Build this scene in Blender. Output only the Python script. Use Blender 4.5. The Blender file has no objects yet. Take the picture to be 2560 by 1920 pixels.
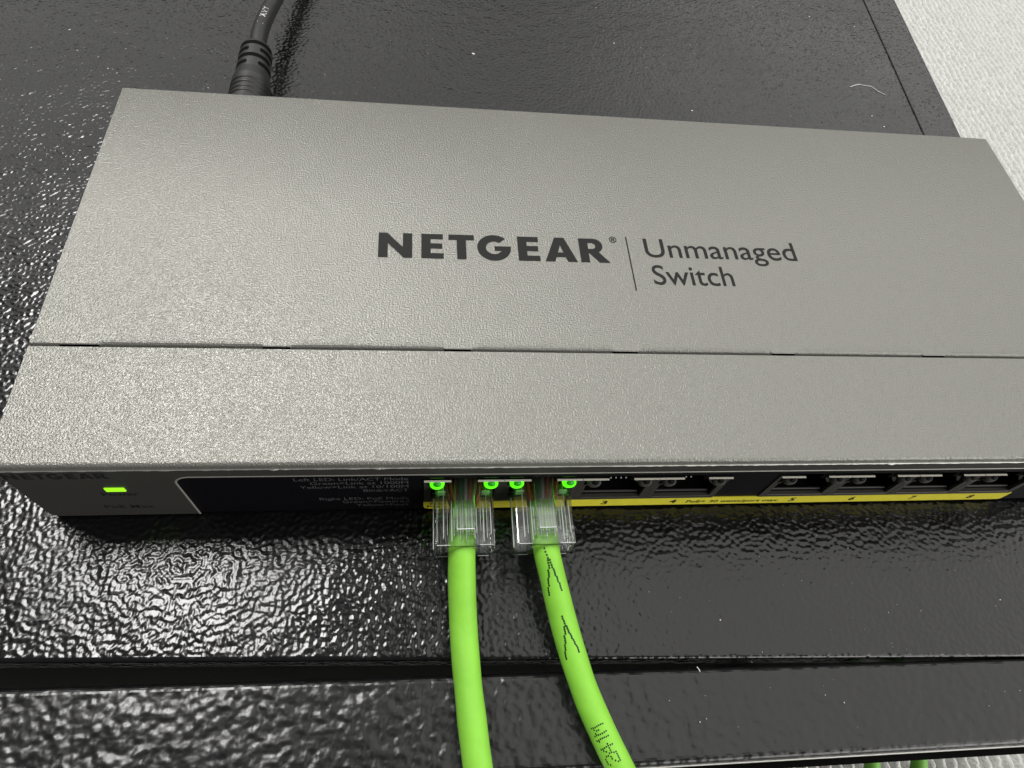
import bpy, bmesh, math, random
from mathutils import Vector, Matrix
random.seed(7)
MM = 0.001
S = bpy.context.scene
# ------------------------------------------------------------------ camera
cam_data = bpy.data.cameras.new("camera")
cam = bpy.data.objects.new("camera", cam_data)
S.collection.objects.link(cam)
right = Vector((0.99165131, -0.06021786, 0.11402405))
down = Vector((0.00666366, -0.85914873, -0.51168258))
fwd = Vector((0.12877605, 0.50817052, -0.85157469))
m = Matrix((( right.x, -down.x, -fwd.x, 0.0742357),
            ( right.y, -down.y, -fwd.y, -0.0515506),
            ( right.z, -down.z, -fwd.z, 0.1386915),
            (0, 0, 0, 1)))
cam.matrix_world = m
cam_data.sensor_width = 36.0
cam_data.lens = 1685.83 / 2560 * 36
cam_data.clip_start = 0.005
cam_data.clip_end = 50
cam_data.dof.use_dof = True
cam_data.dof.focus_distance = 0.142
cam_data.dof.aperture_fstop = 110
S.camera = cam
S.view_settings.view_transform = 'Standard'
S.view_settings.look = 'None'
S.view_settings.exposure = 0.0
S.view_settings.gamma = 1.0
S.render.resolution_x = 1024
S.render.resolution_y = 768
# ------------------------------------------------------------------ light
world = bpy.data.worlds.new("World")
S.world = world
world.use_nodes = True
bg = world.node_tree.nodes["Background"]
bg.inputs[0].default_value = (1.0, 0.98, 0.94, 1)
bg.inputs[1].default_value = 0.10

def area(name, loc, sx, sy, radiance, col):
    l = bpy.data.lights.new(name, 'AREA')
    l.shape = 'RECTANGLE'
    l.size, l.size_y = sx, sy
    l.energy = radiance * math.pi * sx * sy
    l.color = col
    o = bpy.data.objects.new(name, l)
    o.location = loc
    S.collection.objects.link(o)
    return o
area("ceiling_lamp", (-0.52, 0.76, 1.6), 0.38, 0.92, 27.0, (1.0, 0.99, 0.965))
area("overhead_area_light", (2.05, 0.90, 1.72), 3.7, 3.0, 1.35, (1.0, 0.99, 0.96))
area("overhead_area_light", (2.55, 3.55, 1.72), 2.9, 2.2, 1.2, (1.0, 0.99, 0.96))
area("overhead_area_light", (0.66, 3.55, 1.72), 0.84, 2.2, 0.65, (1.0, 0.99, 0.96))
area("overhead_area_light", (2.6, -1.5, 1.72), 2.6, 1.8, 2.0, (1.0, 0.99, 0.96))  # added overhead fill for the front faces and yellow strip
front_fill = area("front_fill_light", (2.4, -2.4, 0.75), 3.2, 1.5, 4.2, (1.0, 0.99, 0.96))  # added fill, no known source: brightens the yellow label and front
front_fill.rotation_euler = (math.radians(90), 0, math.radians(32))
area("overhead_area_light", (-2.0, 3.0, 1.72), 4.4, 3.2, 0.95, (1.0, 0.99, 0.96))

# ------------------------------------------------------------------ helpers
def mat(name, col, rough=0.5, metal=0.0, bump=None, smudge=None, spec=0.5, emit=None, estr=0.0, coat=0.0, vary=None):
    mt = bpy.data.materials.new(name)
    mt.use_nodes = True
    nt = mt.node_tree
    b = nt.nodes["Principled BSDF"]
    b.inputs["Base Color"].default_value = (*col, 1)
    b.inputs["Roughness"].default_value = rough
    b.inputs["Metallic"].default_value = metal
    b.inputs["Specular IOR Level"].default_value = spec
    b.inputs["Coat Weight"].default_value = coat
    if emit:
        b.inputs["Emission Color"].default_value = (*emit, 1)
        b.inputs["Emission Strength"].default_value = estr
    tc = nt.nodes.new("ShaderNodeTexCoord")
    if bump:
        prev = None
        for (scale, detail, dist, strength) in bump:
            n = nt.nodes.new("ShaderNodeTexNoise")
            n.inputs["Scale"].default_value = scale
            n.inputs["Detail"].default_value = detail
            n.inputs["Roughness"].default_value = 0.45
            nt.links.new(tc.outputs["Object"], n.inputs["Vector"])
            bp = nt.nodes.new("ShaderNodeBump")
            bp.inputs["Distance"].default_value = dist
            bp.inputs["Strength"].default_value = strength
            nt.links.new(n.outputs["Fac"], bp.inputs["Height"])
            if prev: nt.links.new(prev.outputs[0], bp.inputs["Normal"])
            prev = bp
        nt.links.new(prev.outputs[0], b.inputs["Normal"])
    if smudge:       # handling marks: slow variation of the gloss
        n = nt.nodes.new("ShaderNodeTexNoise")
        n.inputs["Scale"].default_value = smudge[0]; n.inputs["Detail"].default_value = 5
        nt.links.new(tc.outputs["Object"], n.inputs["Vector"])
        r = nt.nodes.new("ShaderNodeMapRange")
        r.inputs[1].default_value = 0.35; r.inputs[2].default_value = 0.7
        r.inputs[3].default_value = rough - smudge[1]; r.inputs[4].default_value = rough + smudge[1]
        nt.links.new(n.outputs["Fac"], r.inputs[0]); nt.links.new(r.outputs[0], b.inputs["Roughness"])
    if vary:
        scale, amt = vary
        n = nt.nodes.new("ShaderNodeTexNoise")
        n.inputs["Scale"].default_value = scale
        n.inputs["Detail"].default_value = 3
        nt.links.new(tc.outputs["Object"], n.inputs["Vector"])
        r = nt.nodes.new("ShaderNodeMapRange")
        r.inputs[1].default_value = 0.3; r.inputs[2].default_value = 0.7
        r.inputs[3].default_value = 1 - amt; r.inputs[4].default_value = 1 + amt
        nt.links.new(n.outputs["Fac"], r.inputs[0])
        v = nt.nodes.new("ShaderNodeVectorMath"); v.operation = 'SCALE'
        v.inputs[0].default_value = col
        nt.links.new(r.outputs[0], v.inputs["Scale"])
        nt.links.new(v.outputs[0], b.inputs["Base Color"])
    return mt

def link(name, me, material=None, parent=None, loc=None):
    o = bpy.data.objects.new(name, me)
    S.collection.objects.link(o)
    if material is not None and me is not None and len(me.materials) == 0:
        me.materials.append(material)
    if parent: o.parent = parent
    if loc: o.location = loc
    return o

def mesh(name, bm, material=None, parent=None, smooth=False, loc=None):
    bmesh.ops.recalc_face_normals(bm, faces=bm.faces)
    me = bpy.data.meshes.new(name)
    bm.to_mesh(me); bm.free()
    if smooth:
        for p in me.polygons: p.use_smooth = True
    return link(name, me, material, parent, loc)

def box(bm, x0, x1, y0, y1, z0, z1, bevel=0.0, seg=2):
    """box given in millimetres"""
    r = bmesh.ops.create_cube(bm, size=1.0)
    vs = r['verts']
    for v in vs:
        v.co = Vector(((x0 + x1) / 2 + v.co.x * (x1 - x0), (y0 + y1) / 2 + v.co.y * (y1 - y0),
                       (z0 + z1) / 2 + v.co.z * (z1 - z0))) * MM
    if bevel > 0:
        es = list({e for v in vs for e in v.link_edges})
        bmesh.ops.bevel(bm, geom=es, offset=bevel * MM, segments=seg, affect='EDGES', profile=0.5)

def prism_xz(bm, pts, y0, y1):
    """polygon in x,z (mm) extruded between y0 and y1"""
    a = [bm.verts.new(Vector((x, y0, z)) * MM) for x, z in pts]
    b = [bm.verts.new(Vector((x, y1, z)) * MM) for x, z in pts]
    bm.faces.new(a); bm.faces.new(b[::-1])
    n = len(pts)
    for i in range(n):
        bm.faces.new((a[i], b[i], b[(i + 1) % n], a[(i + 1) % n]))

def prism_xy(bm, pts, z0, z1, bevel_top=0.0, seg=4):
    a = [bm.verts.new(Vector((x, y, z0)) * MM) for x, y in pts]
    b = [bm.verts.new(Vector((x, y, z1)) * MM) for x, y in pts]
    bm.faces.new(a[::-1]); bm.faces.new(b)
    n = len(pts)
    for i in range(n):
        bm.faces.new((a[i], a[(i + 1) % n], b[(i + 1) % n], b[i]))
    if bevel_top:
        es = [e for e in bm.edges if e.verts[0] in b and e.verts[1] in b]
        bmesh.ops.bevel(bm, geom=es, offset=bevel_top * MM, segments=seg, affect='EDGES', profile=0.5)

def catmull(pts, n=10):
    P = [Vector(p) for p in pts]
    P = [P[0] * 2 - P[1]] + P + [P[-1] * 2 - P[-2]]
    out = []
    for i in range(1, len(P) - 2):
        for k in range(n):
            t = k / n
            a, b, c, d = P[i - 1], P[i], P[i + 1], P[i + 2]
            out.append(0.5 * ((2 * b) + (c - a) * t + (2 * a - 5 * b + 4 * c - d) * t * t + (3 * b - a - 3 * c + d) * t ** 3))
    out.append(P[-2])
    return out

class Path:
    def __init__(self, pts, n=14):
        self.p = catmull(pts, n)
        self.s = [0.0]
        for a, b in zip(self.p, self.p[1:]): self.s.append(self.s[-1] + (b - a).length)
    def at(self, s):
        s = max(0, min(self.s[-1] - 1e-6, s))
        i = 0
        while i < len(self.s) - 2 and self.s[i + 1] < s: i += 1
        t = (s - self.s[i]) / (self.s[i + 1] - self.s[i])
        pos = self.p[i].lerp(self.p[i + 1], t)
        a = (self.p[i + 1] - self.p[max(0, i - 1)]).normalized()
        b = (self.p[min(len(self.p) - 1, i + 2)] - self.p[i]).normalized()
        tan = a.lerp(b, t).normalized()
        side = tan.cross(Vector((0, 0, 1)))
        side = side.normalized() if side.length > 1e-4 else Vector((1, 0, 0))
        up = side.cross(tan).normalized()
        return pos, tan, side, up
    def surf(self, s, v, r):
        """point on the tube: s along, v = distance round from the top towards 'side'"""
        pos, tan, side, up = self.at(s)
        a = v / r
        return pos + side * (r * math.sin(a)) + up * (r * math.cos(a)), (side * math.sin(a) + up * math.cos(a)), tan

def tube(bm, path, radius, seg=24, step=0.7, s0=0.0, s1=None, cap=True):
    s1 = s1 if s1 is not None else path.s[-1]
    n = max(2, int((s1 - s0) / step))
    rings = []
    for i in range(n + 1):
        s = s0 + (s1 - s0) * i / n
        pos, tan, side, up = path.at(s)
        r = radius(s) if callable(radius) else radius
        rings.append([bm.verts.new((pos + side * (r * math.sin(2 * math.pi * k / seg)) + up * (r * math.cos(2 * math.pi * k / seg))) * MM) for k in range(seg)])
    for a, b in zip(rings, rings[1:]):
        for k in range(seg):
            bm.faces.new((a[k], a[(k + 1) % seg], b[(k + 1) % seg], b[k]))
    if cap:
        bm.faces.new(rings[0][::-1]); bm.faces.new(rings[-1])

def curve_mesh(polys, name):
    """filled 2-D outline (holes allowed), list of closed polygons in mm"""
    c = bpy.data.curves.new(name, 'CURVE')
    c.dimensions = '2D'; c.fill_mode = 'BOTH'
    for poly in polys:
        sp = c.splines.new('POLY')
        sp.points.add(len(poly) - 1)
        for p, (x, y) in zip(sp.points, poly): p.co = (x, y, 0, 1)
        sp.use_cyclic_u = True
    o = bpy.data.objects.new(name, c)
    S.collection.objects.link(o)
    bpy.context.view_layer.update()
    me = bpy.data.meshes.new_from_object(o.evaluated_get(bpy.context.evaluated_depsgraph_get()))
    bpy.data.objects.remove(o)
    me.materials.clear()
    return me

def text_mesh(s, weight=0.0):
    c = bpy.data.curves.new("text", 'FONT')
    c.body = s; c.size = 10; c.offset = weight; c.resolution_u = 6
    o = bpy.data.objects.new("text", c)
    S.collection.objects.link(o)
    bpy.context.view_layer.update()
    me = bpy.data.meshes.new_from_object(o.evaluated_get(bpy.context.evaluated_depsgraph_get()))
    bpy.data.objects.remove(o)
    me.materials.clear()
    return me

def fit(me, x0, x1, base, cap, ref=None, right=False):
    """scale a text mesh to a width x0..x1 and a capital height; ref = cap height of the font at size 10"""
    xs = [v.co.x for v in me.vertices]
    a, b = min(xs), max(xs)
    sy = cap / CAP
    sx = (x1 - x0) / (b - a)
    for v in me.vertices:
        v.co = Vector((x0 + (v.co.x - a) * sx, base + v.co.y * sy, 0))
    return me
_m = text_mesh("H"); CAP = max(v.co.y for v in _m.vertices)

def place(me, f):
    for v in me.vertices: v.co = Vector(f(v.co.x, v.co.y)) * MM
    return me

# ------------------------------------------------------------------ materials
M_hammer = mat("hammered_black_powder_coat", (0.006, 0.006, 0.0065), rough=0.20, smudge=(30, 0.05), spec=0.55,
               bump=[(980, 0.3, 0.00019, 1.0), (260, 0.0, 0.00016, 1.0)])
M_hammer2 = mat("hammered_black_door_coat", (0.006, 0.006, 0.0065), rough=0.27, spec=0.55,
               bump=[(640, 0.4, 0.00027, 1.0), (180, 0.0, 0.00022, 1.0)])
M_darksteel = mat("black_steel", (0.008, 0.008, 0.009), rough=0.35)
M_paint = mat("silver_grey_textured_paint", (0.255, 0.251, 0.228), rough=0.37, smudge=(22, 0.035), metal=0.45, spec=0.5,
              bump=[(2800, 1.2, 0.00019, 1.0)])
M_fascia = mat("shaded_fascia_paint", (0.06, 0.058, 0.053), rough=0.5, metal=0.3, bump=[(2300, 1.0, 0.00004, 1.0)])  # same grey paint as the covers, darkened for the shaded front
M_edge = mat("bare_sheet_edge", (0.75, 0.74, 0.70), rough=0.35, metal=0.7, bump=[(900, 2.0, 0.0001, 1.0)])
M_print = mat("dark_grey_print", (0.016, 0.016, 0.016), rough=0.6, spec=0.2)
M_insert = mat("black_plastic_label", (0.004, 0.004, 0.0055), rough=0.42, spec=0.2)
M_smallprint = mat("grey_print", (0.085, 0.085, 0.09), rough=0.6)
M_yellow = mat("yellow_label", (0.92, 0.83, 0.06), rough=0.45, vary=(400, 0.06))
M_black = mat("black_print", (0.01, 0.009, 0.006), rough=0.6)
M_plastic = mat("black_port_plastic", (0.004, 0.004, 0.0045), rough=0.6, spec=0.12)
M_shield = mat("tin_plated_shield", (0.15, 0.14, 0.125), rough=0.38, metal=0.75, bump=[(1200, 2, 0.00003, 1.0)])
M_ledge = mat("bare_ledge_lit", (0.92, 0.88, 0.76), rough=0.55, metal=0.0, bump=[(1500, 2, 0.00006, 1.0)])  # shield steel coloured cream to carry the light from above
M_ledoff = mat("unlit_lens", (0.075, 0.072, 0.068), rough=0.3)
M_ledon = mat("lit_green_lens", (0.05, 0.5, 0.01), rough=0.3, emit=(0.12, 1.0, 0.008), estr=1.1)
M_ledcap = mat("dim_green_lens_cap", (0.01, 0.25, 0.005), rough=0.3, emit=(0.01, 1.0, 0.0), estr=0.16)
M_power = mat("power_light", (0.2, 0.7, 0.02), rough=0.4, emit=(0.42, 1.0, 0.015), estr=0.85)
M_jacket = mat("green_cable_jacket", (0.26, 0.63, 0.058), rough=0.46, spec=0.4, bump=[(220, 2.0, 0.00025, 1.0), (3000, 1, 0.00002, 1.0)], vary=(160, 0.07))
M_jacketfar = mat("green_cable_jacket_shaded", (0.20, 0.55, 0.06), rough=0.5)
M_dots = mat("dark_green_ink", (0.006, 0.045, 0.004), rough=0.5)
M_rubber = mat("black_cable_rubber", (0.018, 0.018, 0.018), rough=0.42, spec=0.55, bump=[(900, 2, 0.00005, 1.0)])
M_slot = mat("slot_black", (0.002, 0.002, 0.002), rough=0.8, spec=0.1)
M_white = mat("white_ink", (0.62, 0.62, 0.60), rough=0.6)
M_dust = mat("white_dust", (0.8, 0.8, 0.76), rough=0.8)
M_web_glint = mat("white_web_and_highlight", (0.85, 0.88, 0.86), rough=0.3)  # white for the webs and the painted plug highlights
M_gold = mat("gold_contact", (0.8, 0.6, 0.25), rough=0.25, metal=1.0)
WIRES = [mat("orange_wire", (0.55, 0.14, 0.03)), mat("white_orange_wire", (0.62, 0.42, 0.28)), mat("brown_wire", (0.22, 0.07, 0.03)),
         mat("green_wire", (0.07, 0.30, 0.06)), mat("white_wire", (0.6, 0.6, 0.55)), mat("blue_wire", (0.05, 0.10, 0.30))]

M_clear = bpy.data.materials.new("clear_polycarbonate"); M_clear.use_nodes = True
nt = M_clear.node_tree; nt.nodes.clear()
out = nt.nodes.new("ShaderNodeOutputMaterial")
mx = nt.nodes.new("ShaderNodeMixShader"); mx2 = nt.nodes.new("ShaderNodeMixShader")
tr = nt.nodes.new("ShaderNodeBsdfTransparent"); tr.inputs[0].default_value = (0.95, 0.96, 0.955, 1)
gl = nt.nodes.new("ShaderNodeBsdfGlossy"); gl.inputs["Roughness"].default_value = 0.03
gs = nt.nodes.new("ShaderNodeBsdfGlass"); gs.inputs["IOR"].default_value = 1.35; gs.inputs["Roughness"].default_value = 0.03
fr = nt.nodes.new("ShaderNodeFresnel"); fr.inputs["IOR"].default_value = 1.62
nz = nt.nodes.new("ShaderNodeTexNoise"); nz.inputs["Scale"].default_value = 500
tc = nt.nodes.new("ShaderNodeTexCoord"); mp = nt.nodes.new("ShaderNodeMapping"); mp.inputs["Scale"].default_value = (3, 0.3, 3)
bp = nt.nodes.new("ShaderNodeBump"); bp.inputs["Distance"].default_value = 0.00005
nt.links.new(tc.outputs["Object"], mp.inputs[0]); nt.links.new(mp.outputs[0], nz.inputs["Vector"])
nt.links.new(nz.outputs["Fac"], bp.inputs["Height"])
for n_ in (gl, gs, fr): nt.links.new(bp.outputs[0], n_.inputs["Normal"])
mx2.inputs[0].default_value = 0.2
nt.links.new(tr.outputs[0], mx2.inputs[1]); nt.links.new(gs.outputs[0], mx2.inputs[2])
nt.links.new(fr.outputs[0], mx.inputs[0]); nt.links.new(mx2.outputs[0], mx.inputs[1]); nt.links.new(gl.outputs[0], mx.inputs[2])
hz = nt.nodes.new("ShaderNodeMixShader"); hz.inputs[0].default_value = 0.01      # slight haze of moulded polycarbonate
hd = nt.nodes.new("ShaderNodeBsdfDiffuse"); hd.inputs[0].default_value = (0.9, 0.93, 0.9, 1)
nt.links.new(mx.outputs[0], hz.inputs[1]); nt.links.new(hd.outputs[0], hz.inputs[2])
nt.links.new(hz.outputs[0], out.inputs[0])

# carpet: looped ribs
M_carpet = bpy.data.materials.new("pale_ribbed_carpet"); M_carpet.use_nodes = True
nt = M_carpet.node_tree; b = nt.nodes["Principled BSDF"]
b.inputs["Roughness"].default_value = 0.95; b.inputs["Specular IOR Level"].default_value = 0.1
tc = nt.nodes.new("ShaderNodeTexCoord")
nl = nt.nodes.new("ShaderNodeTexNoise"); nl.inputs["Scale"].default_value = 260; nl.inputs["Detail"].default_value = 3
nt.links.new(tc.outputs["Object"], nl.inputs["Vector"])
rp = nt.nodes.new("ShaderNodeMapRange"); rp.inputs[1].default_value = 0.3; rp.inputs[2].default_value = 0.75; rp.inputs[3].default_value = 0.62; rp.inputs[4].default_value = 0.80
nt.links.new(nl.outputs["Fac"], rp.inputs[0])
vm = nt.nodes.new("ShaderNodeVectorMath"); vm.operation = 'SCALE'; vm.inputs[0].default_value = (0.94, 0.94, 0.905)
nt.links.new(rp.outputs[0], vm.inputs["Scale"]); nt.links.new(vm.outputs[0], b.inputs["Base Color"])
bp = nt.nodes.new("ShaderNodeBump"); bp.inputs["Distance"].default_value = 0.0012
n3 = nt.nodes.new("ShaderNodeTexNoise"); n3.inputs["Scale"].default_value = 700; n3.inputs["Detail"].default_value = 2
nt.links.new(tc.outputs["Object"], n3.inputs["Vector"]); nt.links.new(n3.outputs["Fac"], bp.inputs["Height"])
nt.links.new(bp.outputs[0], b.inputs["Normal"])

# ------------------------------------------------------------------ floor
X0, X1, Y0, Y1, FZ = 236, 800, -140, 780, -226
PR = 6.0
rnd = random.Random(3)
ph = {}
def vn(i, j):
    k = (i, j)
    if k not in ph: ph[k] = rnd.random()
    return ph[k]
NX, NY = int((X1 - X0) / 0.6), int((Y1 - Y0) / 1.6)
vs, fs = [], []
for iy in range(NY):
    yy = Y0 + iy * 1.6
    wv = 0.5 * math.sin(yy * 0.21)
    for ix in range(NX):
        xx = X0 + ix * 0.6
        u = (xx + 0.9 * math.sin(yy * 0.055 + 0.02 * xx) + wv) / PR
        i = int(u); f = u - i
        yo = yy + 2.1 * (i % 2)
        j = int((yo + 500) / 4.6); g = (yo + 500) / 4.6 - j
        a = vn(i, j)
        h = (max(0.0, math.sin(math.pi * f) - 0.10) ** 0.5) * (4.6 + (0.5 + 1.6 * a) * math.sin(math.pi * g) ** 0.7)
        vs.append((xx * MM, yy * MM, (FZ + h) * MM))
for iy in range(NY - 1):
    o_ = iy * NX
    for ix in range(NX - 1):
        fs.append((o_ + ix, o_ + ix + 1, o_ + ix + 1 + NX, o_ + ix + NX))
me = bpy.data.meshes.new("carpet_floor")
me.from_pydata(vs, [], fs)
me.polygons.foreach_set("use_smooth", [True] * len(me.polygons))
o = link("carpet_floor", me, M_carpet); o["kind"] = "structure"; ribs = o
bm = bmesh.new()
box(bm, -600, 1500, -700, 1500, -236, -225.5)
o = mesh("floor", bm, M_carpet); o["kind"] = "structure"

# ------------------------------------------------------------------ cabinet the switch rests on
cab = link("equipment_cabinet", None)
cab["label"] = "black hammered steel equipment cabinet whose top carries the grey switch"
cab["category"] = "cabinet"
DZ = -2.2     # top of the cabinet
# top panel: front edge (0,-25.7) .. (203,-33.4), right seam (255,220)-(248.6,137)
def fe(x): return -27.3 - 0.0375 * x
def seam(y): return 248.6 + (y - 137) * 0.0775
def redge(y): return 263.0 + (y - 136.8) * 0.0833
bm = bmesh.new()
prism_xy(bm, [(-170, fe(-170)), (seam(fe(235)) , fe(235)), (seam(330), 330), (-170, 330)], DZ - 6.0, DZ, bevel_top=0.9, seg=5)
mesh("top_panel", bm, M_hammer, cab, smooth=False)
bm = bmesh.new()
yf = fe(245)
prism_xy(bm, [(seam(yf) + 0.12, yf), (redge(yf), yf), (redge(330), 330), (seam(330) + 0.12, 330)], DZ - 6.2, DZ - 0.16, bevel_top=0.35, seg=3)
mesh("edge_rail", bm, M_hammer, cab)
bm = bmesh.new()
prism_xy(bm, [(-168, fe(-168) + 1.5), (redge(yf) - 1.2, fe(redge(yf)) + 1.5), (redge(328) - 1.2, 328), (-168, 328)], -215, DZ - 6.3)
mesh("body", bm, M_darksteel, cab)
# door: slightly ajar, its upper flange seen as the lower band
def db(x): return -31.4 - 0.0175 * x      # rear edge of the door flange
def df(x): return -49.6 - 0.0085 * x
bm = bmesh.new()
prism_xy(bm, [(-170, df(-170)), (300, df(300)), (300, db(300)), (-170, db(-170))], -16, DZ - 0.3, bevel_top=1.5, seg=6)
door = mesh("door", bm, M_hammer2, cab)
bm = bmesh.new()
prism_xy(bm, [(-170, df(-170) - 1.5), (300, df(300) - 1.5), (300, df(300) + 0.7), (-170, df(-170) + 0.7)], -212, -16.1)
mesh("door_panel", bm, M_slot, door)
bm = bmesh.new()
prism_xy(bm, [(-170, df(-170) - 0.18), (300, df(300) - 0.18), (300, df(300) - 0.02), (-170, df(-170) - 0.02)], -15, DZ - 2.2)
mesh("door_edge_strip", bm, M_edge, door)

# ------------------------------------------------------------------ the switch
sw = link("network_switch", None)
sw["label"] = "silver grey eight port metal network switch with yellow label strip, lying on the black cabinet"
sw["category"] = "network switch"
W, D, H = 236.0, 101.75, 23.6
ZB = -1.2
LIP = 21.5
# chassis
bm = bmesh.new()
box(bm, 0.7, W - 0.7, 13.2, D - 0.4, ZB + 0.1, LIP, 0.3)
mesh("chassis", bm, M_fascia, sw)
for (fx, fy) in ((14, 22), (222, 22), (14, 90), (222, 90)):
    bm = bmesh.new()
    bmesh.ops.create_cone(bm, cap_ends=True, segments=20, radius1=4 * MM, radius2=4.4 * MM, depth=0.98 * MM)
    mesh("foot", bm, M_plastic, sw, loc=Vector((fx, fy, (DZ + ZB + 0.1) / 2)) * MM)

# front cover section: profile swept in x
def sweep_x(bm, prof, x0, x1):
    rows = [[bm.verts.new(Vector((x, y, z)) * MM) for y, z in prof] for x in (x0, x1)]
    for i in range(len(prof) - 1):
        bm.faces.new((rows[0][i], rows[0][i + 1], rows[1][i + 1], rows[1][i]))
R1 = 0.75
arc = [(R1 - R1 * math.sin(a), H - R1 + R1 * math.cos(a)) for a in [math.radians(k * 15) for k in range(7)]]
prof = [(24.85, H - 1.2), (24.85, H - 0.12), (24.75, H)] + arc + [(0.0, LIP + 0.05)]
bm = bmesh.new()
sweep_x(bm, prof, 0, W)
# side folds
for xx in (0, W):
    a = [bm.verts.new(Vector((xx, y, z)) * MM) for y, z in ((0.8, H), (24.8, H), (24.8, ZB + .2), (0.8, ZB + .2))]
    bm.faces.new(a)
front_cover = mesh("front_cover", bm, M_paint, sw)
bm = bmesh.new()   # raw edge of the fold, ragged bright line
n = 240
prev = None
rr = random.Random(5)
for i in range(n + 1):
    x = W * i / n
    t = 0.10 + 0.10 * rr.random() ** 2 + (0.16 if rr.random() > 0.985 else 0)
    cur = [bm.verts.new(Vector(p) * MM) for p in ((x, 0.0, LIP + 0.12 + t * 0.3), (x, -t * 1.1, LIP + 0.10), (x, -t * 1.1, LIP + 0.02), (x, 0.3, LIP - 0.05))]
    if prev:
        for k in range(3): bm.faces.new((prev[k], prev[k + 1], cur[k + 1], cur[k]))
    prev = cur
mesh("fold_edge", bm, M_edge, sw)

# rear cover with bent front edge between the notches
notch = [(5.2, 12.2), (42.5, 47.7), (78.2, 83.7), (113.7, 119.2), (149.4, 154.8), (185.3, 190.9), (221.5, 227)]
def bendf(x):
    if x < 5.2: return 0.25
    for a, b_ in notch:
        if a <= x <= b_: return 0.0
    d = min(min(abs(x - a), abs(x - b_)) for a, b_ in notch)
    return min(1.0, 0.35 + d / 0.9)
bm = bmesh.new()
xs = sorted(set([0.0, W, 2.5, 5.1, 5.3] + [k * 1.2 for k in range(int(W / 1.2) + 1)] +
                [p + e for a, b_ in notch for p in (a, b_) for e in (-1.2, -0.8, -0.4, -0.12, 0, 0.12) if p + e < W]))
xs = [x for i, x in enumerate(xs) if i == 0 or x - xs[i - 1] > 0.06 or x in (W,)]
rows = []
for x in xs:
    f = bendf(x)
    pr = [(D, ZB + .2), (D, H - 0.5), (D - 0.15, H - 0.15), (D - 0.5, H), (60, H), (28.2, H), (26.6, H)]
    R2 = 0.6
    for k in range(1, 9):
        a = k / 8 * math.radians(50)
        pr.append((25.35 + R2 + 0.25 - (R2 + 0.2) * math.sin(a), H + 0.12 * math.sin(min(1, a * 1.6) * math.pi) * f - R2 * (1 - math.cos(a)) * f))
    pr.append((25.3 - 0.05 * f, H - (0.0 if f < 0.05 else 1.3) - 0.15))
    if f < 0.05: pr[-1] = (25.42, H - 0.22)
    rows.append([bm.verts.new(Vector((x, y, z)) * MM) for y, z in pr])
for a, b_ in zip(rows, rows[1:]):
    for k in range(len(a) - 1): bm.faces.new((a[k], a[k + 1], b_[k + 1], b_[k]))
for xx, rw in ((0, rows[0]), (W, rows[-1])):
    bm.faces.new([bm.verts.new(Vector((xx, y, z)) * MM) for y, z in ((25.4, H - .2), (D - 0.4, H - .05), (D - .02, H - .5), (D - .02, ZB + .2), (25.4, ZB + .2))])
mesh("rear_cover", bm, M_paint, sw, smooth=True)
bm = bmesh.new()
box(bm, 0.5, W - 0.5, 24.9, 26.6, H - 2.2, H - 1.35)
mesh("seam_shadow_bar", bm, M_slot, sw)  # near-black bar standing in for shade inside the seam

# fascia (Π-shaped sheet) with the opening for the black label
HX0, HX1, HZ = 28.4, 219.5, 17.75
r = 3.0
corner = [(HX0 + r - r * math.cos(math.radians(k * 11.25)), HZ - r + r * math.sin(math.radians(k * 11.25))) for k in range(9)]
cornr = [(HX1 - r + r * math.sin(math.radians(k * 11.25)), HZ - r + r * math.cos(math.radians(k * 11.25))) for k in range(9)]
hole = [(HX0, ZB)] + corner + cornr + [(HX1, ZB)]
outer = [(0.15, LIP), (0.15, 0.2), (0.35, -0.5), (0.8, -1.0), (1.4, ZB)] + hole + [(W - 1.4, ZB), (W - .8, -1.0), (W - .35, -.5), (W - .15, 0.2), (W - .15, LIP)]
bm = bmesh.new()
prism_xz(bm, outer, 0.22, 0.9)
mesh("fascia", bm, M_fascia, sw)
rim = Path([(x, 0.25, z) for x, z in hole], n=2)
M_rim = mat("rolled_rim", (0.42, 0.41, 0.37), rough=0.4, metal=0.4)
bm = bmesh.new()
def rimtube(bm, pts, r, seg=8):
    rings = []
    for i, (x, z) in enumerate(pts):
        a = pts[max(0, i - 1)]; c = pts[min(len(pts) - 1, i + 1)]
        t = Vector((c[0] - a[0], 0, c[1] - a[1])).normalized(); nrm = Vector((-t.z, 0, t.x)); u = Vector((0, 1, 0))
        rings.append([bm.verts.new((Vector((x, 0.25, z)) + nrm * (r * math.cos(2 * math.pi * k / seg)) + u * (r * 0.5 * math.sin(2 * math.pi * k / seg))) * MM) for k in range(seg)])
    for a, b_ in zip(rings, rings[1:]):
        for k in range(seg): bm.faces.new((a[k], a[(k + 1) % seg], b_[(k + 1) % seg], b_[k]))
rimtube(bm, hole, 0.24)
mesh("opening_rim", bm, M_rim, sw, smooth=True)

# ports geometry
PX = [82.2, 98.1, 114.0, 129.9, 156.45, 172.2, 187.85, 203.5]
PZ0, PZ1 = 3.1, 15.25
# black insert with rectangular cut-outs for the two port blocks
bm = bmesh.new()
def slab(x0, x1, z0, z1): box(bm, x0, x1, 0.55, 13.0, z0, z1)
slab(HX0 - .3, 74.25, ZB + 0.05, HZ + .3)
slab(74.25, 212.0, PZ1, HZ + .3)
slab(74.25, 212.0, ZB + 0.05, PZ0)
slab(138.0, 148.4, PZ0, PZ1)
slab(212.0, HX1 + .3, ZB + 0.05, HZ + .3)
ins = mesh("black_panel", bm, M_insert, sw)

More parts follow.
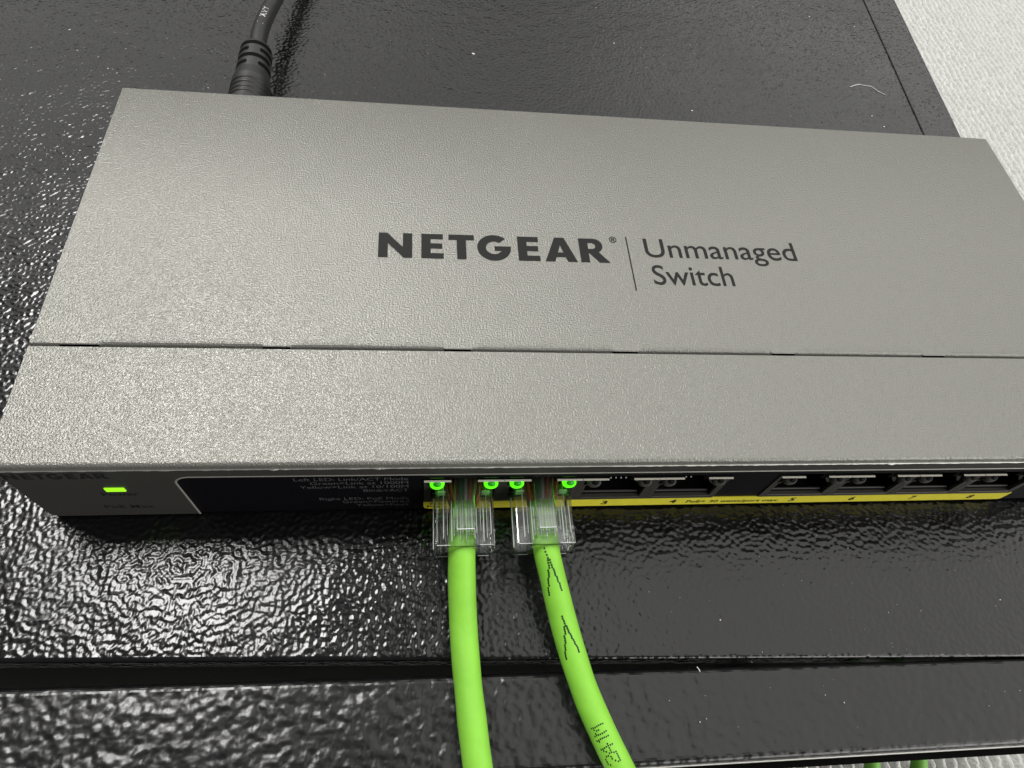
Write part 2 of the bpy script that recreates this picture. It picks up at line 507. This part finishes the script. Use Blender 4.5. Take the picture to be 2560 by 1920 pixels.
# label strip (yellow) wraps the lower edge
bm = bmesh.new()
strip = [(74.2, 3.0), (74.2, 0.4), (74.5, -0.6), (75.3, -1.0), (211.6, -1.0), (212.1, -0.7), (212.3, -0.1), (212.3, 3.1)]
prism_xz(bm, strip, 0.36, 0.54)
label_strip = mesh("yellow_label", bm, M_yellow, sw)

# one port
def make_port(cx, lit, glints):
    bm = bmesh.new()
    # frame around the opening (pieces butt end to end)
    box(bm, cx - 7.93, cx - 6.55, 0.30, 1.0, PZ0 + .02, 11.7)
    box(bm, cx + 6.55, cx + 7.93, 0.30, 1.0, PZ0 + .02, 11.7)
    box(bm, cx - 7.93, cx - 7.15, 0.30, 1.0, 11.7, 15.2)
    box(bm, cx + 7.15, cx + 7.93, 0.30, 1.0, 11.7, 15.2)
    box(bm, cx - 6.55, cx + 6.55, 0.30, 1.0, PZ0 + .02, 4.75)
    # rolled sill line and small clips
    box(bm, cx - 6.5, cx + 6.5, 0.12, 0.30, 4.5, 4.72, 0.06)
    box(bm, cx - 7.15, cx - 6.2, 0.20, 0.9, 11.25, 11.7)
    box(bm, cx + 6.2, cx + 7.15, 0.20, 0.9, 11.25, 11.7)
    p = mesh("ethernet_port", bm, M_shield, sw)
    # bare top ledges left and right of the latch notch
    for a, b_ in ((cx - 7.9, cx - 2.62), (cx + 2.62, cx + 7.9)):
        bm = bmesh.new()
        box(bm, a, b_, -0.30, 0.08, 15.13, 15.23)
        mesh("shield_ledge", bm, M_ledge, p)
    # plastic housing: tunnel walls
    bm = bmesh.new()
    for (a, b_, c, d) in ((cx - 7.1, cx - 6.4, 4.9, 15.2), (cx + 6.4, cx + 7.1, 4.9, 15.2), (cx - 6.4, cx + 6.4, 4.8, 5.3),
                          (cx - 6.4, cx - 2.7, 11.9, 15.0), (cx + 2.7, cx + 6.4, 11.9, 15.0), (cx - 2.7, cx + 2.7, 14.9, 15.2)):
        box(bm, a, b_, 1.05, 12.9, c, d)
    box(bm, cx - 6.4, cx + 6.4, 12.0, 12.9, 5.3, 14.9)
    box(bm, cx - 7.9, cx - 2.62, 0.085, 0.545, 15.205, 15.24); box(bm, cx + 2.62, cx + 7.9, 0.085, 0.545, 15.205, 15.24)
    mesh("port_housing", bm, M_plastic, p)
    bm = bmesh.new()
    box(bm, cx - 6.3, cx + 6.1, 1.1, 1.5, 5.32, 5.75, 0.1)
    mesh("inner_sill", bm, M_ledoff, p)
    # spring contact on the right inside wall
    bm = bmesh.new()
    pts = [(cx + 3.6, 12.4), (cx + 4.6, 10.8), (cx + 5.6, 9.4), (cx + 6.5, 8.6), (cx + 6.5, 9.5), (cx + 5.9, 10.2), (cx + 5.3, 11.2), (cx + 4.9, 12.4)]
    prism_xz(bm, pts, 1.1, 1.5)
    mesh("spring_tab", bm, M_shield, p)
    for sx in (-1, 1):
        lx = cx + sx * 5.35
        bm = bmesh.new()
        # lens: short cylinder with dome, pointing at the viewer
        N = 20
        rings = []
        prof = [(1.47, 1.2), (1.47, 0.0), (1.42, -0.25), (1.27, -0.52), (1.0, -0.74), (0.65, -0.88), (0.25, -0.94)]
        for rad, yy in prof:
            rings.append([bm.verts.new(Vector((lx + rad * math.cos(2 * math.pi * k / N), yy, 13.48 + rad * math.sin(2 * math.pi * k / N) )) * MM) for k in range(N)])
        for a, b_ in zip(rings, rings[1:]):
            for k in range(N): bm.faces.new((a[k], b_[k], b_[(k + 1) % N], a[(k + 1) % N]))
        bm.faces.new(rings[-1])
        lt = mesh("indicator_light", bm, M_ledon if lit else M_ledoff, p, smooth=True)
        bm = bmesh.new()
        bmesh.ops.create_uvsphere(bm, u_segments=16, v_segments=10, radius=1.0 * MM)
        for v in bm.verts: v.co.y *= 0.6
        mesh("lens_dim_cap", bm, M_ledcap if lit else M_plastic, p, smooth=True, loc=Vector((lx, -0.30, 14.0)) * MM)  # added dark cap dims the lens top, leaving a bright crescent
    for k in range(glints):
        bm = bmesh.new()
        px = cx - 2.1 + k * 1.05
        box(bm, px - .12, px + .12, 0.35, 0.55, 14.55, 14.9, 0.03, 1)
        mesh("pin_glint", bm, M_white, p)  # white dots stand in for glints on the contact pins
    bm = bmesh.new()
    for k in range(8):
        px = cx - 3.57 + k * 1.02
        box(bm, px - .16, px + .16, 4.5, 11.8, 5.9 , 6.2)
    c = mesh("contacts", bm, M_gold, p)
    return p
for i, cx in enumerate(PX):
    make_port(cx, i < 2, {2: 4, 3: 2}.get(i, 0))

# power light and the dark second light window
bm = bmesh.new()
prism_xz(bm, [(15.15, 11.7), (18.6, 11.7), (18.6, 13.2), (15.15, 13.2)], 0.02, 0.5)
mesh("power_light", bm, M_power, sw)

# ---- print
def on_top(x, y, z=H + 0.035):
    a = math.radians(0.42)
    dx, dy = x - 115, y - 50
    return (115 + dx * math.cos(a) - dy * math.sin(a), 50 + dx * math.sin(a) + dy * math.cos(a), z)
def on_front(off):
    return lambda x, z: (x, off, z)
def arcpts(cx, cy, r, a0, a1, n=14):
    return [(cx + r * math.cos(math.radians(a0 + (a1 - a0) * k / n)), cy + r * math.sin(math.radians(a0 + (a1 - a0) * k / n))) for k in range(n + 1)]
def word():
    L = []
    L.append((63.9, 1.0, [[(0, 0), (0, 7.3), (1.9, 7.3), (5.35, 3.2), (5.35, 7.3), (7.45, 7.3), (7.45, 0), (5.6, 0), (2.1, 4.15), (2.1, 0)]]))
    Eo = [(0, 0), (0, 7.3), (4.85, 7.3), (4.85, 5.7), (2.1, 5.7), (2.1, 4.5), (4.7, 4.5), (4.7, 2.9), (2.1, 2.9), (2.1, 1.6), (5.0, 1.6), (5.0, 0)]
    L.append((73.35, 1.0, [Eo]))
    L.append((79.45, 1.0, [[(1.85, 0), (1.85, 5.65), (0, 5.65), (0, 7.3), (5.8, 7.3), (5.8, 5.65), (3.95, 5.65), (3.95, 0)]]))
    c = (3.85, 3.65)
    g = arcpts(c[0], c[1], 3.85, 46, 356, 34)
    g += [(7.7, 4.15), (3.95, 4.15), (3.95, 2.7), (5.55, 2.7)]
    g += arcpts(c[0], c[1], 1.85, 318, 50, 22)
    L.append((85.9, 1.0, [g]))
    L.append((95.2, 1.0, [Eo]))
    L.append((101.3, 1.0, [[(0, 0), (2.65, 7.3), (4.9, 7.3), (7.55, 0), (5.25, 0), (4.8, 1.35), (2.7, 1.35), (2.25, 0)], [(3.15, 2.8), (4.4, 2.8), (3.78, 4.9)]]))
    R_ = [(0, 0), (0, 7.3), (3.3, 7.3)] + arcpts(3.4, 5.1, 2.2, 85, -60, 12) + [(6.9, 0), (4.35, 0), (2.3, 2.65), (2.1, 2.65), (2.1, 0)]
    L.append((109.6, 1.0, [R_, [(2.1, 4.1), (2.1, 5.9), (2.9, 5.9)] + arcpts(3.0, 5.0, 0.88, 80, -80, 8) + [(2.9, 4.12)]]))
    return L
for x0, k, polys in word():
    me = curve_mesh([[(x0 + x, 49.65 + y) for x, y in p] for p in polys], "letter")
    place(me, on_top)
    link("logo_letter", me, M_print, sw)
tm = fit(text_mesh("\u00ae", 0.15), 117.1, 118.9, 55.9, 1.75)
link("registered_mark", place(tm, on_top), M_print, sw)
bm = bmesh.new()
a = [bm.verts.new(Vector(on_top(x, y)) * MM) for x, y in ((121.1, 41.7), (121.42, 41.7), (121.42, 57.8), (121.1, 57.8))]
bm.faces.new(a)
mesh("logo_bar", bm, M_print, sw)
link("top_lettering", place(fit(text_mesh("Unmanaged", 0.05), 125.3, 163.1, 51.75, 5.65), on_top), M_print, sw)
link("top_lettering", place(fit(text_mesh("Switch", 0.05), 125.9, 145.3, 43.6, 5.65), on_top), M_print, sw)
# small word on the fascia
k = 17.7 / 52.9
for x0, _, polys in word():
    me = curve_mesh([[(0.35 + (x0 + x - 63.9) * k, 17.5 + y * k) for x, y in p] for p in polys], "letter")
    link("fascia_letter", place(me, on_front(0.19)), M_print, sw)
def front_text(s, x0, x1, base, cap, material, off, name="fascia_lettering", w=0.0):
    return link(name, place(fit(text_mesh(s, w), x0, x1, base, cap), on_front(off)), material, sw)
front_text("Power", 13.6, 20.2, 9.25, 1.55, M_print, 0.19, w=0.15)
front_text("PoE Max", 11.7, 20.9, 2.8, 1.5, M_print, 0.19, w=0.15)
rows_ = [("Left LED: Link/ACT Mode", 49.6, 14.55), ("Green=Link at 1000M", 52.4, 12.65), ("Yellow=Link at 10/100M", 50.2, 10.75), ("Blink=ACT", 62.3, 8.75),
         ("Right LED: PoE Mode", 53.2, 4.45), ("Green=Powered", 57.6, 2.7), ("Yellow=Fault", 60.2, 0.8)]
for s, x0, base in rows_:
    front_text(s, x0, 71.2, base, 1.35, M_smallprint, 0.51, "panel_lettering")
for s, cx, w_ in (("1", 82.2, 0.8), ("2", 98.2, 1.3), ("3", 113.75, 1.35), ("4", 129.5, 1.5), ("5", 157.9, 1.35), ("6", 172.7, 1.35), ("7", 188.0, 1.35), ("8", 203.0, 1.35)):
    front_text(s, cx - w_ / 2, cx + w_ / 2, 0.05, 1.95, M_black, 0.33, "port_number", w=0.3)
front_text("PoE+ 30 watts/port max.", 132.7, 154.9, 0.1, 1.4, M_black, 0.33, "label_lettering", w=0.18)
front_text("PoE+", 75.6, 79.2, 1.35, 1.15, M_black, 0.33, "label_lettering", w=0.15)
front_text("Port", 75.0, 79.0, -0.35, 1.2, M_black, 0.33, "label_lettering", w=0.15)

# ------------------------------------------------------------------ green patch cables
def patch_cable(cx, pts, label, prints):
    root = link("patch_cable", None)
    root["label"] = label; root["category"] = "cable"; root["group"] = "green patch cables plugged into the switch"
    p = Path(pts)
    rj = 2.66
    rr = random.Random(int(cx))
    wob = [rr.uniform(-0.07, 0.07) for _ in range(40)]
    def rad(s):
        u = s / 5.0; i = int(u); f = u - i; f = f * f * (3 - 2 * f)
        return rj + wob[i % 40] * (1 - f) + wob[(i + 1) % 40] * f
    bm = bmesh.new()
    tube(bm, p, rad, 32, 0.8)
    mesh("jacket", bm, M_jacket, root, smooth=True)
    # plug ---------------------------------------------------------------
    x0, x1 = cx - 5.95, cx + 5.95
    plug = bmesh.new()
    box(plug, x0, x1, -12.0, 7.0, 4.95, 11.5, 0.55, 3)
    # cable cavity skirt (thicker collar at the rear) and side steps
    box(plug, x0 - 0.15, x1 + 0.15, -11.9, -6.5, 4.85, 7.8, 0.5, 3)
    pl = mesh("plug", plug, M_clear, root, smooth=False)
    bm = bmesh.new()     # white bars put bright highlight lines along the moulded ribs
    for k, (dx, w_) in enumerate(((-5.35, .07), (-4.1, .16), (-3.35, .07), (3.2, .07), (3.75, .14), (4.4, .07), (5.2, .12))):
        box(bm, cx + dx - w_ / 2, cx + dx + w_ / 2, -10.9 + (k * 5 % 4) * 0.7, -3.0 + 3.5 * (k % 2), 10.7, 11.15)
    mesh("rib_highlight", bm, M_web_glint, pl)
    bm = bmesh.new()     # white strips drawn as highlights on the plug edges
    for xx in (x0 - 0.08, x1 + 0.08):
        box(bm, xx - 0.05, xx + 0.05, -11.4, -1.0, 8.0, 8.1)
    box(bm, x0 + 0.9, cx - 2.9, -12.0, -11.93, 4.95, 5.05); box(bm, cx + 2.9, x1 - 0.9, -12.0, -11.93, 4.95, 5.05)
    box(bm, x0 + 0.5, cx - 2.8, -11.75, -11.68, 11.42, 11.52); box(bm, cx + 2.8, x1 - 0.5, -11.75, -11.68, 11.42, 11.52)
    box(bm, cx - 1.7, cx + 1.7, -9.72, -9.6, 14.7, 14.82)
    mesh("edge_highlight", bm, M_web_glint, pl)
    bm = bmesh.new()     # white bars painted as streaks of light over the jacket
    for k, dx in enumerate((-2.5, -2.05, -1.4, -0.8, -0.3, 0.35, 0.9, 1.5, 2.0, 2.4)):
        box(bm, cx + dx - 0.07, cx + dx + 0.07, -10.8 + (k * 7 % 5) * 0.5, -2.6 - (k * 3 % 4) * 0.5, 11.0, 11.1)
    mesh("jacket_light_streak", bm, M_web_glint, pl)
    bm = bmesh.new()
    for a, b_ in ((x0 + .7, cx - 3.6), (cx + 3.6, x1 - .7)):
        box(bm, a, b_, -0.9, -0.45, 9.6, 11.2, 0.1, 1)
    mesh("cross_web", bm, M_web_glint, pl)
    # cable clamp wedge with its window
    bm = bmesh.new()
    for a, b_, c, d in ((-2.2, 2.2, -6.4, -6.0), (-2.2, 2.2, -9.7, -9.2), (-2.2, -1.8, -9.2, -6.4), (1.8, 2.2, -9.2, -6.4)):
        box(bm, cx + a, cx + b_, c, d, 10.7, 11.45, 0.08, 1)
    for k in range(3):
        box(bm, cx - 1.2 + k * 1.05, cx - 0.95 + k * 1.05, -9.1, -6.5, 10.9, 11.4)
    mesh("cable_clamp", bm, M_clear, pl)
    # latch lever: rises from the nose to the rear
    bm = bmesh.new()
    vs = []
    for y, z in ((6.5, 11.6), (2.0, 12.4), (-4.0, 13.3), (-9.6, 13.9)):
        vs.append([bm.verts.new(Vector((cx + sx, y, z + dz)) * MM) for sx, dz in ((-1.95, 0), (1.95, 0), (1.95, 0.9), (-1.95, 0.9))])
    for a, b_ in zip(vs, vs[1:]):
        for k in range(4): bm.faces.new((a[k], a[(k + 1) % 4], b_[(k + 1) % 4], b_[k]))
    bm.faces.new(vs[0]); bm.faces.new(vs[-1][::-1])
    bmesh.ops.bevel(bm, geom=list(bm.edges), offset=0.12 * MM, segments=1, affect='EDGES')
    mesh("latch", bm, M_clear, pl)
    # black bar painted as the shadow line at the cable entry
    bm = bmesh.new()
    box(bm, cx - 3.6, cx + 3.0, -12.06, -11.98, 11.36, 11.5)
    mesh("entry_shadow", bm, M_slot, pl)
    order = [2, 0, 2, 3, 4, 0, 1, 0]
    for k in range(8):
        wx = cx - 3.57 + k * 1.02
        wp = Path([(cx + (wx - cx) * 0.62, -3.0, 8.2 + 1.2 * math.sin(k)), (cx + (wx - cx) * 0.9, 0.0, 9.2), (wx, 3.0, 9.6), (wx, 6.5, 9.6)], 5)
        bm = bmesh.new()
        tube(bm, wp, 0.45, 8, 1.0)
        mesh("wire", bm, WIRES[order[k]], root, smooth=True)
    bm = bmesh.new()
    for k in range(8):
        wx = cx - 3.57 + k * 1.02
        box(bm, wx - .14, wx + .14, 3.0, 6.6, 5.1, 8.4)
    mesh("contact_blades", bm, M_gold, pl)
    # printed dots
    if prints:
        bm = bmesh.new()
        for s, v in prints:
            c, nrm, tan = p.surf(s, v, rad(s) + 0.015)
            side = nrm.cross(tan).normalized()
            ra = 0.22 if s < 36 else 0.165
            ring = [bm.verts.new((c + tan * (ra * 1.05 * math.cos(t * math.pi / 4)) + side * (ra * math.sin(t * math.pi / 4))) * MM) for t in range(8)]
            bm.faces.new(ring)
        o = mesh("printed_dots", bm, M_dots, root)
    return p
P1 = [(82.15, -2.4, 8.2), (82.1, -6, 8.2), (81.75, -11.8, 8.0), (81.75, -17.7, 5.6), (82.0, -24.9, 3.2), (82.4, -32, 2.3), (83.0, -38.9, 1.8), (83.7, -45.5, 1.2), (84.2, -49.5, 0.8), (85.4, -60, -2), (87, -72, -12), (88, -82, -30)]
P2 = [(98.15, -2.4, 8.2), (98.3, -6, 8.2), (98.6, -12.2, 8.0), (99.7, -17.1, 6.2), (101.3, -24.0, 3.8), (102.9, -30.5, 2.4), (105.0, -38.0, 1.5), (107.5, -44.6, 1.0), (110.4, -51.4, 0.6), (115, -61, -3), (121, -72, -12), (126, -82, -30)]
# ink-jet dots on the right cable: (s along the cable, distance round it)
YS = [(0, 12.8), (50, 14.3), (250, 19.6), (450, 25.0), (600, 28.8), (800, 33.9), (1050, 40.0), (1200, 43.8), (1400, 48.6), (1659, 55.2)]
def s_of(y):
    for (a, sa), (b_, sb) in zip(YS, YS[1:]):
        if y <= b_: return -4.4 + sa + (sb - sa) * (y - a) / (b_ - a)
    return YS[-1][1] - 4.4
dots = []
def dotline(y0, v0, y1, v1, n):
    for k in range(n):
        f = k / (n - 1)
        step = math.floor(f * 3.99) / 3.0
        v = v0 + (v1 - v0) * (0.45 * f + 0.55 * step) + 0.03 * math.sin(k * 2.1)
        dots.append((s_of(y0 + (y1 - y0) * f), v))
dotline(40, 0.90, 96, 0.62, 4)
dotline(108, 0.72, 350, 2.15, 16); dotline(108, 0.35, 335, -0.55, 15)
dotline(522, 0.62, 596, 0.42, 5)
dotline(606, 0.75, 830, 2.15, 15); dotline(604, 0.25, 808, -0.72, 14)
FONT = {'2': ["01110", "10001", "00001", "00110", "01000", "10001", "11111"][:7], '4': ["00010", "00110", "01010", "10010", "11111", "00010", "00010"],
        '1': ["00100", "01100", "00100", "00100", "00100", "00100", "00100"], 'M': ["10001", "11011", "10101", "10101", "10001", "10001", "10001"]}
for ch, yy in (('2', 1600), ('4', 1535), ('1', 1458), ('M', 1398)):
    sb = s_of(yy)
    for r_, row in enumerate(FONT[ch]):
        for c_, b_ in enumerate(row):
            if b_ == '1': dots.append((sb - c_ * 0.35 + 0.04 * math.sin(r_ * 5 + c_), 2.35 - r_ * 0.40))
patch_cable(82.2, P1, "left green ethernet cable with clear plug in the first port, no writing on its jacket", None)
patch_cable(98.1, P2, "right green ethernet cable in the second port, with dotted arrows and 241M on its jacket", dots)

# ------------------------------------------------------------------ green cables hanging below the cabinet door
def far_cable(pts, label):
    bm = bmesh.new()
    tube(bm, Path(pts), 2.9, 20, 2.0)
    o = mesh("hanging_cable", bm, M_jacketfar, smooth=True)
    o["label"] = label; o["category"] = "cable"; o["group"] = "green cables hanging below the cabinet front"
far_cable([(243.5, -38, -132), (244.2, -53.0, -138), (243.5, -64, -146), (241, -90, -170), (238, -125, -205), (234, -150, -212)], "left of the two green cables hanging below the cabinet front")
far_cable([(262.5, -38, -132), (263.8, -53.0, -138), (262.5, -64, -146), (260, -90, -170), (257, -125, -205), (253, -150, -212)], "right of the two green cables hanging below the cabinet front")

# ------------------------------------------------------------------ power lead
root = link("power_cable", None)
root["label"] = "black power lead with ribbed barrel plug going into the back of the grey switch"
root["category"] = "power cable"
pp = Path([(24.8, 101.8, 10.0), (24.8, 110, 10.0), (24.8, 120.6, 10.0), (24.5, 134.9, 10.4), (24.0, 147.6, 10.2), (24.2, 156.7, 9.4), (25.1, 167.5, 8.2), (26.9, 182.6, 7.0), (29.6, 202.4, 6.0), (34, 228, 4.0), (40, 258, 1.5)])
BUMPS = [21.0, 22.9, 24.7, 26.4]
def plug_r(s):
    if s < 21.5: r = 5.3
    elif s < 25.0: r = 5.3 - 0.55 * (s - 21.5) / 3.5
    elif s < 36.3: r = 4.75 - 0.2 * (s - 25) / 11.3
    else:
        f = min(1, (s - 36.3) / 2.8); r = 4.55 - (4.55 - 2.6) * (1 - math.cos(f * math.pi)) / 2
    for b_ in (12.8, 14.6, 16.6, 18.6):
        if abs(s - b_) < 0.42: r -= 0.30 * (1 - abs(s - b_) / 0.42)
        if 0.42 <= s - b_ < 0.95: r += 0.10
    return r
bm = bmesh.new()
tube(bm, pp, plug_r, 48, 0.14, 0.3, 39.4)
mesh("barrel_plug", bm, M_rubber, root, smooth=True)
# strain-relief slots: black surface strips stand in for the shaded recesses
slotpar = [(26.4, 1), (29.4, 0), (32.3, 1), (35.1, 0)]
for s_, kind in slotpar:
    spans = [(-62, 62)] if not kind else [(10, 100), (-100, -28)]
    if not kind: spans = [(-78, 58)]
    spans = [(-b_, -a) for a, b_ in spans]
    for a0, a1 in spans:
        bm = bmesh.new()
        prev = None
        n = 24
        for k in range(n + 1):
            a = math.radians(a0 + (a1 - a0) * k / n)
            w_ = 0.78 * (1 if 0 < k < n else 0.4)
            cur = []
            for ds in (-w_, w_):
                c, nrm, tan = pp.surf(s_ + ds, a * plug_r(s_), plug_r(s_) + 0.04)
                cur.append(bm.verts.new(c * MM))
            if prev: bm.faces.new((prev[0], cur[0], cur[1], prev[1]))
            prev = cur
        mesh("relief_slot_shade", bm, M_slot, root)
bm = bmesh.new()
tube(bm, pp, 2.45, 28, 0.8, 38.8, None)
mesh("lead", bm, M_rubber, root, smooth=True)
def wrap(me, s0, v0, r):
    for v in me.vertices:
        c, nrm, tan = pp.surf(s0 - v.co.x, v0 + v.co.y, r)
        v.co = c * MM
    return me
link("lead_lettering", wrap(fit(text_mesh("AWM", 0.15), 0, 6.3, 0, 1.7), 58.8, -0.6, 2.48), M_white, root)
link("lead_lettering", wrap(fit(text_mesh("/", 0.15), 0, 1.2, 0, 1.7), 49.4, -0.6, 2.48), M_white, root)

# ------------------------------------------------------------------ dust on the cabinet
bm = bmesh.new()
rr = random.Random(11)
def speck(x, y, z, r):
    if x < -150: return
    c = Vector((x, y, z))
    n = 6
    top = bm.verts.new((c + Vector((0, 0, r * .5))) * MM)
    a0 = rr.random() * 6
    e = 0.6 + rr.random() * 0.9
    ring = [bm.verts.new((c + Vector((math.cos(a0 + k * math.pi / 3) * r * e, math.sin(a0 + k * math.pi / 3) * r, 0)) * (0.7 + .5 * rr.random())) * MM) for k in range(n)]
    for k in range(n): bm.faces.new((top, ring[k], ring[(k + 1) % n]))
for x, y, r_ in [(90.2, 164.6, .5), (163.9, 141.3, .3), (225.8, 204.4, .22), (137.7, 198.5, .2), (141.6, 176.8, .22), (243.7, 200.1, .25), (231.5, 144.5, .2),
                 (136.1, -24.8, .14), (158.5, -41.7, .14), (127.7, -43.6, .12), (234.1, 139, .22), (202.4, -22.9, .14)]:
    speck(x, y, DZ + 0.08, r_)
for k in range(260):
    speck(rr.uniform(120, 248), rr.uniform(104, 240) if k % 3 else rr.uniform(-48, -6), DZ + 0.03, rr.uniform(0.03, 0.085))
for k in range(60):
    speck(rr.uniform(-60, 235), rr.uniform(104, 230), DZ + 0.03, rr.uniform(0.04, 0.10))
o = mesh("dust", bm, M_dust); o["kind"] = "stuff"; o["label"] = "white dust specks scattered on the black cabinet top"; o["category"] = "dust"
# sliver on the lower band and the curled fibre near the seam
bm = bmesh.new()
tube(bm, Path([(129.05, -33.7, DZ + .25), (129.3, -34.1, DZ + .3), (129.6, -34.6, DZ + .1)]), 0.09, 6, 0.2)
o = mesh("lint_sliver", bm, M_dust); o["label"] = "tiny white sliver of lint on the lower black band"; o["category"] = "lint"
bm = bmesh.new()
tube(bm, Path([(x, y, DZ + .15) for x, y in [(228.4, 160.4), (232.2, 162.1), (234.5, 161.8), (237.3, 161.3), (238.7, 159.1), (239.9, 158.1), (241.2, 157.0)]]), 0.10, 6, 0.5)
o = mesh("fibre", bm, M_dust); o["label"] = "curled pale fibre lying on the black top near the seam"; o["category"] = "fibre"
S.render.engine = 'CYCLES'
